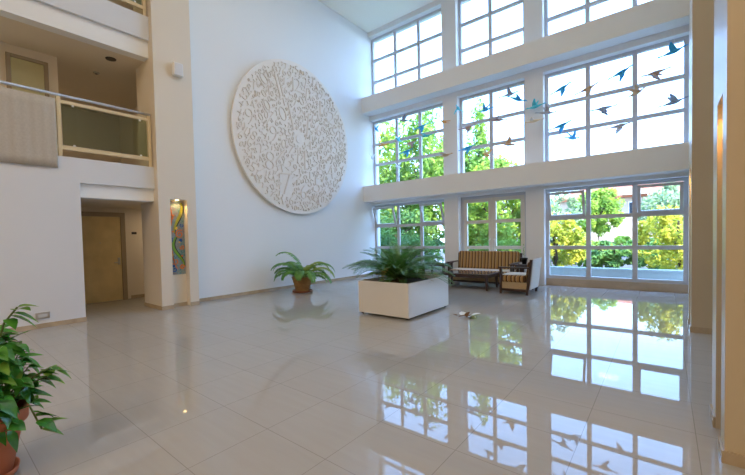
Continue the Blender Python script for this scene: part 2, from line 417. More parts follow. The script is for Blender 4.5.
MB().lathe([(.05, -.028), (.062, -.018), (.065, 0)], 24).build('detector_body', mat('grey_plastic', (.42, .38, .32), .5), o, smooth=True)
MB().lathe([(.018, -.042), (.025, -.028)], 16).build('sensor_cap', M['dark'], o)

# ------------------------------------------------------------------ round relief of numerals
R = 2.30; YC_, ZC_ = 7.69, 4.55
disc = thing('wall_relief', 'large round white wall relief covered in raised numerals', 'wall art', (XC, YC_, ZC_))
rotX = Matrix.Rotation(PI/2, 4, 'Y')                     # local z -> +x
MB().lathe([(R-.02, .05), (R, .052), (R, .108), (R-.006, .115)], 128, rotX).build('disc', M['relief'], disc)
MB().lathe([(R-.35, 0), (R-.35, .05)], 64, rotX).build('backing_ring', M['relief'], disc)
MB().lathe([(.13, .115), (.13, .135), (.115, .142)], 32, rotX).build('hub', M['relief'], disc)
# digits from the built-in font
dig = {}
dg = bpy.context.evaluated_depsgraph_get()
for ch in '0123456789':
    cu = bpy.data.curves.new('numeral_outline', 'FONT'); cu.body = ch; cu.size = 1; cu.extrude = .5; cu.resolution_u = 2; cu.offset = -.028
    cu.align_x = 'CENTER'; cu.align_y = 'CENTER'
    to = bpy.data.objects.new('numeral_outline', cu); C.objects.link(to)
    dg = bpy.context.evaluated_depsgraph_get()
    me = bpy.data.meshes.new_from_object(to.evaluated_get(dg))
    vs = [tuple(v.co) for v in me.vertices]; fs = [tuple(p.vertices) for p in me.polygons]
    mxv = [max(v[i] for v in vs) for i in (0, 1)]; mnv = [min(v[i] for v in vs) for i in (0, 1)]
    cxy = [(a+b)/2 for a, b in zip(mxv, mnv)]; hgt = mxv[1]-mnv[1]
    dig[ch] = ([((v[0]-cxy[0])/hgt, (v[1]-cxy[1])/hgt, v[2]) for v in vs], fs, (mxv[0]-mnv[0])/hgt)
    bpy.data.objects.remove(to); bpy.data.curves.remove(cu); bpy.data.meshes.remove(me)
nm = MB(); rnd = random.Random(3)
def put(txt, u, v, h, ang, th=.03):
    """u to the viewer's right (+y), v up"""
    tot = sum(dig[c][2] for c in txt)*h+.12*h*(len(txt)-1); p = -tot/2
    for c in txt:
        vs, fs, wd = dig[c]; off = p+wd*h/2; p += wd*h+.12*h
        ca, sa = math.cos(ang), math.sin(ang); out = []
        for x, y, z in vs:
            a, b = x*h+off, y*h
            out.append((.112+(z+.5)*th, u+a*ca-b*sa, v+a*sa+b*ca))
        nm.add(out, fs)
placed = []
def free(u, v, r):
    return all((u-a)**2+(v-b)**2 > (r+c)**2 for a, b, c in placed)
def num(txt, u, v, h, ang):
    wd = sum(dig[c][2] for c in txt)*h; put(txt, u, v, h, ang)
    n = max(1, round(max(wd, h)/min(wd, h)))
    for k in range(n):                                   # cover long shapes with several discs
        t = (k+.5)/n-.5
        du, dv = (t*wd, 0) if wd > h else (0, t*h)
        placed.append((u+du*math.cos(ang)-dv*math.sin(ang), v+du*math.sin(ang)+dv*math.cos(ang), min(wd, h)*.55))
placed.append((0, 0, .2))
big = [('11', -.72, 1.42, .62, .3), ('10', -1.28, 1.42, .34, .75), ('12', -.05, 1.62, .40, 0), ('0', -.62, .62, .42, .4), ('9', -1.78, .28, .42, .1), ('9', -.98, -.02, .42, .1), ('8', -1.13, -.82, .52, -.1),
       ('7', -.55, -1.42, .62, .05), ('1', .35, 1.45, .40, -.15), ('1', .95, 1.15, .50, 0), ('2', 1.45, .95, .42, -.3), ('3', 1.62, .02, .44, 0), ('4', 1.35, -.85, .46, .1), ('5', .72, -1.35, .46, 0), ('6', .12, -1.62, .42, 0),
       ('1', -.30, .62, .80, .25), ('1', .38, .52, .70, -.15), ('1', .22, -.62, .6, 0), ('10', -1.2, .72, .3, .5), ('6', .85, .42, .34, .2), ('1', -.75, -.62, .5, -.7)]
for t in big: num(*t)
tries = 0
for size, cnt in ((.27, 34), (.21, 90), (.155, 260), (.115, 520), (.085, 700)):
    k = 0; tries = 0
    while k < cnt and tries < 9000:
        tries += 1
        a = rnd.random()*2*PI; r = math.sqrt(rnd.random())*(R-.07-size*.6); u, v = r*math.cos(a), r*math.sin(a)
        if not free(u, v, size*.52): continue
        t = str(rnd.randint(0, 12)) if rnd.random() < .45 else str(rnd.randint(0, 9))
        h = size*(.78 if len(t) == 2 else 1)
        num(t, u, v, h, rnd.uniform(-.7, .7)); k += 1
nm.build('relief_lettering', mat('numeral_shade_tint', (.84, .78, .70), .75, spec=.2), disc)  # white digits tinted tan, painting in the shading of their sides

# ------------------------------------------------------------------ mosaic panel in the column slot
mo = mat('mosaic_tesserae', (.45, .62, .66), .3, spec=.5); nt = mo.node_tree; b = nt.nodes['Principled BSDF']
tc = nt.nodes.new('ShaderNodeTexCoord'); vo = nt.nodes.new('ShaderNodeTexVoronoi'); vo.inputs['Scale'].default_value = 45
nz = nt.nodes.new('ShaderNodeTexNoise'); nz.inputs['Scale'].default_value = 3.5
ad = nt.nodes.new('ShaderNodeMath'); ad.operation = 'MULTIPLY_ADD'; ad.inputs[1].default_value = .35
cr = nt.nodes.new('ShaderNodeValToRGB'); e = cr.color_ramp.elements
sp = nt.nodes.new('ShaderNodeSeparateColor')
e[0].position = .2; e[0].color = (.035, .15, .25, 1); e[1].position = .9; e[1].color = (.30, .22, .22, 1)
q = e.new(.45); q.color = (.10, .26, .30, 1); q = e.new(.65); q.color = (.26, .34, .34, 1)
L = nt.links.new
L(tc.outputs['Object'], vo.inputs['Vector']); L(tc.outputs['Object'], nz.inputs['Vector']); L(vo.outputs['Color'], sp.inputs[0])
L(sp.outputs[0], ad.inputs[0]); L(nz.outputs['Fac'], ad.inputs[2]); L(ad.outputs[0], cr.inputs['Fac']); L(cr.outputs['Color'], b.inputs['Base Color'])
mp_ = thing('mosaic_panel', 'tall colourful mosaic panel of curling serpent shapes in the lit column slot', 'artwork', (XK-.17, 3.83, .74))
MB().box(0, .02, -.175, .175, 0, 1.68).build('tile_ground', mo, mp_)
def ribbon(name, pts, wid, m, x0=.02, x1=.026):
    r = MB(); n = len(pts); vs = []
    for k, (y, z, s) in enumerate(pts):
        a = pts[max(k-1, 0)]; c = pts[min(k+1, n-1)]; dy, dz = c[0]-a[0], c[1]-a[1]; l = math.hypot(dy, dz) or 1
        ny, nz_ = -dz/l, dy/l
        for sgn in (1, -1):
            yy = max(-.172, min(.172, y+sgn*ny*wid*s)); vs += [(x0, yy, z+sgn*nz_*wid*s), (x1, yy, z+sgn*nz_*wid*s)]
    fs = []
    for k in range(n-1):
        i, j = 4*k, 4*k+4
        fs += [(i+1, j+1, j+3, i+3), (i, i+1, i+3, i+2), (i, j, j+1, i+1), (i+2, i+3, j+3, j+2)]
    r.add(vs, fs); return r.build(name, m, mp_)
ol = mat('mosaic_olive', (.42, .40, .05), .3); gr = mat('mosaic_green', (.20, .40, .05), .3); bk = mat('mosaic_black', (.02, .03, .03), .3)
og = mat('mosaic_orange', (.72, .20, .04), .3); bl = mat('mosaic_blue', (.03, .12, .42), .3); ye = mat('mosaic_yellow', (.85, .55, .05), .3)
S1 = [(.02+.10*math.sin(1.0+3.9*t)+.02*t, 1.64-.70*t, .35+.9*math.sin(PI*min(1, t*.9+.12))) for t in [i/30 for i in range(31)]]
S2 = [(-.01+.10*math.sin(3.3+4.6*t)+.05*t, .86-.66*t, .3+.9*math.sin(PI*min(1, t*.9+.1))) for t in [i/30 for i in range(31)]]
ribbon('serpent_outline', [(y+.012, z-.006, s) for y, z, s in S1], .036, bk); ribbon('serpent', S1, .026, ol, .026, .030)
ribbon('serpent_outline', [(y+.012, z-.006, s) for y, z, s in S2], .034, bk); ribbon('serpent', S2, .024, gr, .026, .030)
def spiral(y, z, r, turns, a0, m, wd=.011):
    N = 34; ribbon('tendril', [(y+r*(1-.8*i/N)*math.cos(a0+turns*2*PI*i/N), z+r*(1-.8*i/N)*math.sin(a0+turns*2*PI*i/N), 1) for i in range(N+1)], wd, m)
ribbon('tendril', [(-.13+.03*math.sin(6*t), 1.52-.75*t, 1) for t in [i/20 for i in range(21)]], .012, og)
ribbon('tendril', [(-.12+.10*t*t, .55-.42*t, 1) for t in [i/16 for i in range(17)]], .011, og)
spiral(-.10, 1.30, .06, 1.3, .5, og); spiral(.12, 1.12, .045, 1.2, 2, bl, .009); spiral(-.12, .78, .05, 1.2, 1, bl, .009); spiral(.11, .62, .055, 1.3, 3, og, .009); spiral(-.13, .44, .04, 1.2, 0, ye, .008); spiral(.06, .92, .10, 1.4, 1, og); spiral(-.06, .30, .09, 1.3, 2, og); spiral(.10, .16, .06, 1.2, 0, og, .014); spiral(-.08, .12, .06, 1.1, 3, bl)
for y, z, r, m in ((-.02, 1.06, .035, ye), (.08, .78, .04, bl), (-.1, .2, .03, bl), (.05, .74, .02, ye), (-.09, .98, .02, og), (.1, .42, .022, og)):
    MB().lathe([(r, .02), (r, .028)], 18, Matrix.Translation((0, y, z)) @ rotX).build('disc_tile', m, mp_)

# ------------------------------------------------------------------ foliage helpers
def frond(mb, base, az, length, rise, droop, nleaf, leaf_len, leaf_w, fold=.35, twist=0.0, sweep=.6, gap=.12):
    """one arching pinnate frond: rachis tube + paired leaflets"""
    pts = []; N = 16; ca, sa = math.cos(az), math.sin(az)
    p = Vector(base); el = rise; st = length/N
    for k in range(N+1):
        pts.append(p.copy()); d = Vector((ca*math.cos(el), sa*math.cos(el), math.sin(el))); p = p+d*st; el -= droop/N*(.4+1.2*k/N)
    mb.tube(pts, [.007*(1-.8*k/N)*(length/.9) for k in range(N+1)], 5)
    for i in range(nleaf):
        t = gap+(1-gap)*(i+.5)/nleaf; k = t*N; i0 = min(int(k), N-1); q = pts[i0].lerp(pts[i0+1], k-i0)
        d = (pts[i0+1]-pts[i0]).normalized(); side = d.cross(Vector((0, 0, 1))).normalized(); up = side.cross(d)
        ll = leaf_len*(math.sin(PI*(.12+.84*t))**.7)*random.uniform(.9, 1.1)
        for s in (1, -1):
            dirv = (side*s+d*sweep+up*fold*(1-.3*t)).normalized()
            dirv = (dirv+Vector((0, 0, random.uniform(-.08, .08)-twist))).normalized()
            wv = d.cross(dirv).cross(dirv).normalized()*leaf_w
            tip = q+dirv*ll; mid = q+dirv*ll*.5+up*.06*ll
            o = len(mb.v)
            mb.v += [tuple(q-wv*.3), tuple(q+wv*.3), tuple(mid+wv), tuple(mid-wv), tuple(tip-Vector((0, 0, ll*twist*.6)))]
            mb.f += [(o, o+1, o+2, o+3), (o+3, o+2, o+4)]

# ---- potted fern by the relief wall
fx, fy = -7.72, 6.92
fp = thing('potted_fern', 'arching green fern in a brown wicker pot by the white relief wall', 'plant', (fx, fy, 0))
MB().lathe([(.24, 0), (.275, .012), (.285, .055), (.27, .055), (.255, .025), (.0, .022)], 36).build('saucer', M['saucer'], fp, smooth=True)
prof = [(.18, .025)]
for k in range(1, 20):
    t = k/19; prof.append((.185+.095*t+.006*math.sin(t*30), .025+.375*t))
prof += [(.295, .405), (.295, .43), (.265, .43), (.255, .385), (.0, .38)]
MB().lathe(prof, 40).build('wicker_pot', M['wicker'], fp, smooth=True)
MB().lathe([(.25, .36), (.25, .392), (.1, .40), (0.0, .40)], 24, close=False).build('soil', M['soil'], fp)
random.seed(11)
# (heading, length, rise, droop): heading -45 deg points to the picture's right, 135 to its left
FR = [(215, 1.0, 1.0, 2.3), (232, .95, 1.15, 2.6), (200, .9, .75, 1.9), (240, .85, .8, 2.5), (185, .8, 1.25, 2.2), (222, .8, .55, 2.0), (150, .75, 1.0, 2.4),
      (48, 1.05, .95, 2.5), (30, 1.0, .75, 2.3), (60, .95, 1.15, 2.7), (20, .9, .5, 2.0), (75, .85, .7, 2.4), (100, .7, 1.1, 2.3), (-20, .85, .75, 2.5), (-50, .75, .9, 2.7), (260, .7, .85, 2.6), (45, .7, .35, 1.9)]
for i, (az, ln, ri, dr) in enumerate(FR):
    g = MB(); frond(g, (.05*math.cos(math.radians(az)), .05*math.sin(math.radians(az)), .38), math.radians(az), ln*1.12, ri+.15, dr+.25, 26, .20, .021, .1, .3, .6)
    g.build('frond', M['fernlime'] if i in (8, 9, 12) else M['fern'], fp)
g = MB(); frond(g, (0, 0, .38), math.radians(205), 1.32, 1.56, 2.6, 26, .17, .022, .1, .25, .5); g.build('frond', M['fern'], fp)
g = MB(); frond(g, (0, 0, .38), math.radians(60), .62, 1.4, 2.0, 20, .15, .03, .1, .25, .5); g.build('frond', M['fernlime'], fp)

# ---- white planter with the cycad
px0, px1, py0, py1 = -4.55, -3.42, 5.53, 7.10
pl = thing('white_planter', 'white rectangular planter box on castors holding a cycad palm', 'planter', ((px0+px1)/2, (py0+py1)/2, 0))
hx, hy = (px1-px0)/2, (py1-py0)/2
b = MB(); t = .03
b.box(-hx, hx, -hy, -hy+t, .042, .658).box(-hx, hx, hy-t, hy, .042, .658).box(-hx, -hx+t, -hy+t, hy-t, .042, .658).box(hx-t, hx, -hy+t, hy-t, .042, .658).box(-hx+t, hx-t, -hy+t, hy-t, .042, .09)
b.build('box', M['planter'], pl, bevel=.004)
MB().box(-hx+t, hx-t, -hy+t, hy-t, .46, .57).build('soil', M['soil'], pl)
for sx in (-1, 1):
    for sy in (-1, 1):
        cx, cy = sx*(hx-.06), sy*(hy-.06)
        c = MB().box(cx-.02, cx+.02, cy-.02, cy+.02, .035, .045).build('castor', M['chrome'], pl)
        MB().lathe([(.028, -.012), (.03, 0), (.028, .012)], 18, Matrix.Translation((cx, cy, .03)) @ Matrix.Rotation(PI/2, 4, 'X')).build('wheel', M['dark'], c)
# cycad: a plant standing in the box, with trunk and fronds
cy = thing('cycad_palm', 'dark green cycad palm with stiff feathery fronds growing in the white planter', 'plant', (-4.08, 6.20, .53))
MB().lathe([(.14, 0), (.16, .06), (.13, .14), (.06, .17)], 20).build('trunk', M['bark'], cy, smooth=True)
random.seed(5)
N = 58
for i in range(N):
    az = i*2.39996; t = i/N
    rise = 1.35-1.15*t**.8+random.uniform(-.08, .08); ln = random.uniform(.86, 1.05)*(.90+.30*t)
    if math.sin(az) < -.25: rise = max(rise, .62); ln *= .92
    g = MB(); frond(g, (.06*math.cos(az), .06*math.sin(az), .12), az, ln, rise, .85+.35*t+random.uniform(-.1, .2), 34, .19, .0062, .55, .02, .85, .16)
    g.build('frond', M['cycad'], cy)
for i in range(30):
    az = i*2.39996+.7; g = MB(); frond(g, (.05*math.cos(az), .05*math.sin(az), .08), az, random.uniform(.52, .68), random.uniform(.35, .75), 1.15, 24, .15, .0062, .45, .02, .85, .16); g.build('frond', M['cycad'], cy)
for az, ln, ri, dr in ((-78, .90, .95, 2.5), (12, .72, .3, .9)):
    g = MB(); frond(g, (0, 0, .1), math.radians(az), ln*1.05, ri, dr, 16, .10, .008, .2, .1, .6); g.build('withered_frond', M['dryfrond'], cy)

# ---- foreground pot plant
fg = thing('potted_pothos', 'leafy green pothos in a terracotta pot out in the hall before the gallery wall', 'plant', (-3.32, .20, 0))
MB().lathe([(.15, 0), (.175, .008), (.185, .05), (.175, .05), (.165, .015), (0, .014)], 40).build('saucer', M['terracotta'], fg, smooth=True)
MB().lathe([(.145, .016), (.15, .02), (.215, .34), (.218, .345), (.24, .35), (.245, .42), (.238, .43), (.225, .43), (.215, .37), (0, .37)], 48).build('pot', M['terracotta'], fg, smooth=True)
MB().lathe([(.21, .36), (.20, .392), (0, .40)], 24, close=False).build('soil', M['soil'], fg)
random.seed(21)
def leaf(mb, p, d, up, ln, wd, curl=.35):
    d = d.normalized(); s = d.cross(up).normalized(); n = s.cross(d)
    rows_ = [(0, 0), (.12, .42), (.32, .55), (.58, .42), (.82, .2), (1, 0)]
    o = len(mb.v)
    for t, w_ in rows_:
        c = p+d*ln*t-n*curl*ln*t*t
        if w_ == 0: mb.v.append(tuple(c))
        else:
            mb.v += [tuple(c+s*wd*w_+n*wd*.22*w_), tuple(c), tuple(c-s*wd*w_+n*wd*.22*w_)]
    mb.f += [(o, o+1, o+2), (o, o+2, o+3)]
    for k in range(3):
        a = o+1+3*k; mb.f += [(a, a+3, a+4, a+1), (a+1, a+4, a+5, a+2)]
    a = o+10; mb.f += [(a, o+13, a+1), (a+1, o+13, a+2)]
lv = MB(); ll = MB(); st = MB()
for i in range(450):
    a = random.uniform(0, 2*PI); e = random.uniform(-.30, 1.45); rr = random.uniform(.55, 1.0)
    rad = Vector((math.cos(a)*math.cos(e)*.28, math.sin(a)*math.cos(e)*.28, math.sin(e)*.50))*rr
    p = Vector((0, 0, .50))+rad
    if p.z < .28: continue
    d = Vector((rad.x, rad.y, 0)).normalized()*random.uniform(.5, 1)+Vector((random.uniform(-.5, .5), random.uniform(-.5, .5), random.uniform(-.7, .25)))
    up = Vector((random.uniform(-.3, .3), random.uniform(-.3, .3), 1))
    leaf(lv if random.random() < .88 else ll, p, d, up, random.uniform(.09, .155), random.uniform(.06, .095), random.uniform(.1, .5))
    if i % 3 == 0: st.tube([(0+rad.x*.1, rad.y*.1, .38), tuple(Vector((0, 0, .42))+rad*.5), tuple(p)], .004, 5)
# shoots: one rising, two trailing over the rim
for pts in ([(-.05, .0, .4), (.03, .08, .75), (.10, .13, 1.0), (.16, .19, 1.10)], [(.05, .1, .42), (.12, .26, .62), (.14, .34, .66)], [(.1, .12, .42), (.2, .22, .46), (.24, .27, .30)], [(.02, .16, .42), (.04, .26, .56), (.05, .34, .58)]):
    st.tube(pts, .006, 6)
    for k in range(5):
        a = Vector(pts[-1]).lerp(Vector(pts[-2]), k*.18)
        leaf(ll if k < 2 else lv, a, Vector((random.uniform(-.4, .6), random.uniform(.1, 1), random.uniform(-.3, .3))), Vector((0, 0, 1)), random.uniform(.10, .16), random.uniform(.06, .09), .3)
lv.build('foliage', M['pothos'], fg, smooth=True); ll.build('young_foliage', M['pothoslime'], fg, smooth=True); st.build('stem', M['stem'], fg)

# ------------------------------------------------------------------ seating group
stripe = stripe_mat('striped_upholstery', [(0, (.42, .24, .09)), (.28, (.13, .07, .035)), (.46, (.55, .38, .19)), (.56, (.42, .24, .09)), (.74, (.11, .06, .03)), (.92, (.58, .42, .24))], .20, 0)
def cushion(name, x0, x1, y0, y1, z0, z1, m, parent, r=.05, mx=None):
    o = MB().box(x0, x1, y0, y1, z0, z1).build(name, m, parent, smooth=True, bevel=r, seg=4)
    if mx: o.matrix_local = mx
    return o
def seat_unit(name, label, cat, loc, rz, width, depth, bh=.92, ct=.075, ch=.55, zs=.44):
    """wooden frame seat: front faces local -y"""
    o = thing(name, label, cat, loc, rz); hw = width/2; d0, d1 = -depth/2, depth/2; wd = M['wood']
    for s in (-1, 1):
        x = s*(hw-.035)
        MB().box(x-.03, x+.03, d0, d0+.06, 0, .64).build('front_leg', wd, o, bevel=.006)
        # raked rear leg that runs up as back post
        p = MB().add([(x-.03, d1-.13, 0), (x+.03, d1-.13, 0), (x+.03, d1-.07, 0), (x-.03, d1-.07, 0), (x-.03, d1-.03, bh), (x+.03, d1-.03, bh), (x+.03, d1+.03, bh), (x-.03, d1+.03, bh)],
                     [(0, 3, 2, 1), (4, 5, 6, 7), (0, 1, 5, 4), (1, 2, 6, 5), (2, 3, 7, 6), (3, 0, 4, 7)])
        p.build('rear_leg', wd, o, bevel=.006)
        MB().box(x-.045, x+.045, d0-.02, d1-.04, .64, .675).build('armrest', wd, o, bevel=.008)
        MB().box(x-.025, x+.025, d0+.06, d1-.12, .08, .14).build('side_rail', wd, o)
        MB().box(x-.012, x+.012, d0+.06, d1-.11, .14, .30).build('side_panel', M['weave'], o)
    MB().box(-hw+.065, hw-.065, d0+.005, d0+.055, .08, .13).build('front_rail', wd, o)
    MB().box(-hw+.065, hw-.065, d0+.012, d0+.036, .13, .28).build('front_panel', M['weave'], o)
    MB().box(-hw+.065, hw-.065, d1-.12, d1-.07, .14, .28).build('rear_rail', wd, o)
    s_ = cushion('seat_cushion', -hw+.068, hw-.068, d0-.01, d1-.14, .285, zs, stripe, o)
    MB().box(-hw+.09, hw-.09, d0+.02, d1-.18, zs-.0015, zs+.003).build('lit_cushion_top', M['linen_lit_seat'], s_)  # pale sheet paints window light on top of the striped cushion
    bk = cushion('back_cushion', -hw+.068, hw-.068, -ct, ct, 0, ch, stripe, o, min(.05, ct*.8), Matrix.Translation((0, d1-.06-ct, zs-.01)) @ Matrix.Rotation(math.radians(-8), 4, 'X'))
    pn = MB().box(-hw+.066, hw-.066, -.012, .012, 0, bh-.12).build('outer_back', M['linen_lit_seat'], o); pn.matrix_local = Matrix.Translation((0, d1-.052, .13)) @ Matrix.Rotation(math.radians(-6.0), 4, 'X')
    return o
seat_unit('sofa', 'long dark wood sofa with brown striped cushions in front of the glazed doors', 'sofa', (-4.13, 10.98, 0), 0, 1.96, .82)
seat_unit('armchair', 'dark wood armchair with striped seat and pale back at the coffee table end', 'armchair', (-2.79, 9.86, 0), -PI/2, .90, .74, .86, .04, .34, .47)

def table(name, label, x0, x1, y0, y1, h, group=None, taper=.6, top=None, ap=.07):
    o = thing(name, label, 'table', ((x0+x1)/2, (y0+y1)/2, 0), 0, group); hx, hy = (x1-x0)/2, (y1-y0)/2
    MB().box(-hx, hx, -hy, hy, h-.035, h).build('table_top', M['wood'], o, bevel=.006)
    MB().box(-hx+.05, hx-.05, -hy+.05, hy-.05, h, h+.006).build('glass_inlay', top or M['tabletop'], o)
    MB().box(-hx+.03, hx-.03, -hy+.03, -hy+.055, h-.035-ap, h-.035).box(-hx+.03, hx-.03, hy-.055, hy-.03, h-.035-ap, h-.035).box(-hx+.03, -hx+.055, -hy+.055, hy-.055, h-.035-ap, h-.035).box(hx-.055, hx-.03, -hy+.055, hy-.055, h-.035-ap, h-.035).build('apron', M['wood'], o)
    for sx in (-1, 1):
        for sy in (-1, 1):
            a = .075; b = a*taper; X, Y = sx*(hx-.02), sy*(hy-.02)
            v = []
            for (w_, z) in ((b, 0), (a, h-.035)):
                v += [(X, Y, z), (X-sx*w_, Y, z), (X-sx*w_, Y-sy*w_, z), (X, Y-sy*w_, z)]
            MB().add(v, [(0, 1, 2, 3), (4, 5, 6, 7), (0, 1, 5, 4), (1, 2, 6, 5), (2, 3, 7, 6), (3, 0, 4, 7)]).build('leg', M['wood'], o)
    return o
table('coffee_table', 'low dark wood coffee table with tapered legs before the sofa', -4.95, -3.52, 9.62, 10.48, .425)
table('end_table', 'dark wood end table with glass top at the sofa end nearest the cycad', -6.05, -5.24, 10.62, 11.30, .62)
table('side_table', 'small dark wood side table holding a black pot between sofa and armchair', -3.08, -2.62, 10.44, 11.02, .66)
# things on the side table
pp = thing('black_flowerpot', 'black flowerpot with a thin green sprig on the side table', 'plant', (-2.88, 10.56, .666))
MB().lathe([(.055, 0), (.085, .15), (.09, .15), (.09, .17), (.078, .17), (.07, .14), (0, .14)], 24).build('pot', M['blackpot'], pp, smooth=True)
g = MB(); g.tube([(0, 0, .13), (-.01, .01, .28), (-.02, 0, .42)], .005, 5); g.build('stem', M['stem'], pp)
g = MB(); random.seed(4)
for k in range(16):
    z = .22+.02*k; a = k*2.4; leaf(g, Vector((-.012, .005, z)), Vector((math.cos(a), math.sin(a), .7)), Vector((0, 0, 1)), .06, .025, .2)
g.build('foliage', M['pothoslime'], pp)
pb = thing('magazine', 'white magazine lying on the side table by the pot', 'magazine', (-2.98, 10.78, .666), .3)
MB().box(-.09, .09, -.12, .12, 0, .012).build('pages', M['paper'], pb)
MB().box(-.092, .092, -.122, .122, .012, .014).build('cover', mat('magazine_cover', (.72, .76, .80), .4), pb)
pb = thing('ashtray', 'small dark bowl on the back edge of the side table', 'bowl', (-2.74, 10.86, .666))
MB().lathe([(.05, 0), (.075, .05), (.068, .05), (.045, .012), (0, .012)], 24).build('bowl', M['blackpot'], pb, smooth=True)
MB().lathe([(.0, .013), (.05, .03)], 16, close=False).build('ash', M['soil'], pb)

# scraps on the floor
random.seed(9)
fs_ = thing('fallen_petals', 'small clump of dry brown leaves and white petals lying on the floor beyond the planter', 'leaves', (-2.735, 6.40, 0))
def scrap(name, pts, m, z0=.004):
    g = MB()
    for (x, y, d, ln, wd, lift) in pts:
        leaf(g, Vector((x*1.2, y*1.2, z0)), Vector((math.cos(d), math.sin(d), lift)), Vector((0, 0, 1)), ln*1.5, wd*1.5, .1)
    return g.build(name, m, fs_, smooth=True)
scrap('dry_leaf', [(-.10, -.08, .5, .14, .05, .3)], M['dryleaf'])
scrap('dry_leaf', [(-.03, .03, 1.2, .09, .06, .8), (.0, -.02, .7, .08, .05, .5)], M['dryleaf'])
scrap('dry_leaf', [(.04, -.06, .1, .12, .05, .3)], M['dryleaf'])
scrap('dry_leaf', [(-.15, .0, 2.8, .08, .035, .2)], M['dryleaf'])
scrap('white_petal', [(.03, .04, .3, .14, .10, .5)], M['paper'])
scrap('white_petal', [(-.06, .03, 2.2, .12, .09, .4)], M['paper'])
scrap('white_petal', [(.06, -.01, -.6, .11, .08, .3)], M['paper'])

# ------------------------------------------------------------------ hanging birds between the two beams
def bird_mesh(wing_el, sweep):
    body = MB()
    prof = [(-.21, .010, 0), (-.15, .022, 0), (-.08, .038, 0), (0, .045, 0), (.07, .036, .004), (.12, .020, .012), (.17, .014, .024), (.20, .019, .030), (.225, .013, .030), (.26, .003, .028)]
    n = 10; vs = []; fsx = []
    for x, r, z in prof:
        for i in range(n):
            a = 2*PI*i/n; vs.append((x, r*math.cos(a), z+r*math.sin(a)))
    for k in range(len(prof)-1):
        for i in range(n):
            j = (i+1) % n; fsx.append((k*n+i, k*n+j, (k+1)*n+j, (k+1)*n+i))
    fsx += [tuple(range(n)), tuple(range((len(prof)-1)*n, len(prof)*n))]
    body.add(vs, fsx)
    body.add([(-.19, -.012, -.004), (-.19, .012, -.004), (-.30, .05, 0), (-.30, -.05, 0), (-.19, -.012, .006), (-.19, .012, .006), (-.30, .05, .008), (-.30, -.05, .008)], [(0, 1, 2, 3), (7, 6, 5, 4), (0, 4, 5, 1), (1, 5, 6, 2), (2, 6, 7, 3), (3, 7, 4, 0)])
    wings = []
    for s in (1, -1):
        w_ = MB(); ce, se = math.cos(wing_el), math.sin(wing_el)
        pl_ = [(.065, .02), (.035, .11), (-.03+sweep, .215), (-.06+sweep, .21), (-.065, .11), (-.06, .02)]
        top = [(x, s*r*ce, .012+r*se) for x, r in pl_]; bot = [(x, y, z-.012) for x, y, z in top]
        m_ = len(pl_)
        w_.add(top+bot, [tuple(range(m_)), tuple(range(2*m_-1, m_-1, -1))]+[(i, (i+1) % m_, m_+(i+1) % m_, m_+i) for i in range(m_)])
        wings.append(w_)
    return body, wings
BC = dict(blue=(.03, .42, .85), teal=(.08, .60, .72), slate=(.28, .36, .52), grey=(.48, .48, .53), tan=(.62, .44, .28), orange=(.80, .42, .12), cream=(.80, .68, .50), mauve=(.48, .36, .34), pale=(.75, .80, .84))
BM = {k: mat('bird_paint_'+k, c, .5) for k, c in BC.items()}
poses = {'up': (.95, -.02), 'high': (1.25, .02), 'flat': (.25, -.03), 'down': (-.75, -.04)}
proto = {}
birds = [  # x, z, colour, pose, heading (deg), pitch (deg)
 (-8.24,5.53,'blue','up',-70,5),(-6.94,5.52,'slate','up',200,10),(-6.32,5.22,'blue','down',20,15),(-5.44,5.15,'orange','flat',150,25),(-7.28,4.95,'teal','up',-80,0),(-6.06,4.82,'teal','flat',-10,-8),
 (-7.93,4.88,'orange','flat',10,0),(-6.64,4.69,'mauve','down',0,0),(-6.93,4.48,'blue','down',10,10),(-8.32,4.44,'pale','up',-60,0),(-7.29,3.97,'pale','up',100,0),(-5.37,4.06,'tan','flat',0,0),
 (-5.01,5.52,'teal','down',-80,0),(-4.09,5.19,'blue','up',160,0),(-3.43,5.53,'slate','high',10,5),(-3.16,5.27,'blue','flat',20,-25),(-2.77,5.01,'teal','up',170,-5),(-2.77,4.57,'cream','flat',165,0),
 (-4.69,4.85,'mauve','down',10,5),(-3.75,4.82,'mauve','flat',190,5),(-4.70,4.22,'blue','down',25,15),(-3.44,4.06,'tan','high',185,10),(-4.13,3.90,'orange','up',140,20),(-2.42,4.72,'grey','up',30,-5),
 (-2.09,5.34,'blue','down',8,22),(-1.48,5.11,'tan','down',8,18),(-.81,5.37,'blue','down',8,22),(-.19,5.10,'mauve','down',188,-12),(.15,5.54,'blue','high',8,14),(-.51,4.74,'tan','up',40,25),
 (.16,4.40,'slate','up',10,12),(-1.18,4.53,'slate','down',185,-6),(-2.11,4.36,'blue','down',8,15),(-1.82,3.93,'blue','up',60,0),(-.85,4.08,'grey','down',5,5)]
cw = dict(blue='blue', teal='teal', slate='slate blue', grey='grey', tan='tan', orange='orange', cream='cream', mauve='brownish', pale='pale white')
pw = dict(up='wings half raised', high='wings straight up', flat='wings spread', down='wings down')
def where(x, z):
    cols = [(-8.2, 'beside the relief wall edge'), (-7.59, 'first pane column of corner bay'), (-6.61, 'second pane column of corner bay'), (-5.62, 'last pane column of corner bay'),
            (-4.95, 'on pier beside corner bay'), (-4.11, 'first pane column of middle bay'), (-3.07, 'second pane column of middle bay'), (-2.58, 'on pier beside wide bay'),
            (-1.565, 'first pane column of wide bay'), (-.575, 'middle pane column of wide bay'), (9, 'last pane column of wide bay')]
    return next(t for l, t in cols if x < l)+', '+('upper' if z > 5.06 else 'middle' if z > 4.28 else 'lower')+' pane row'
seen = {}
random.seed(2)
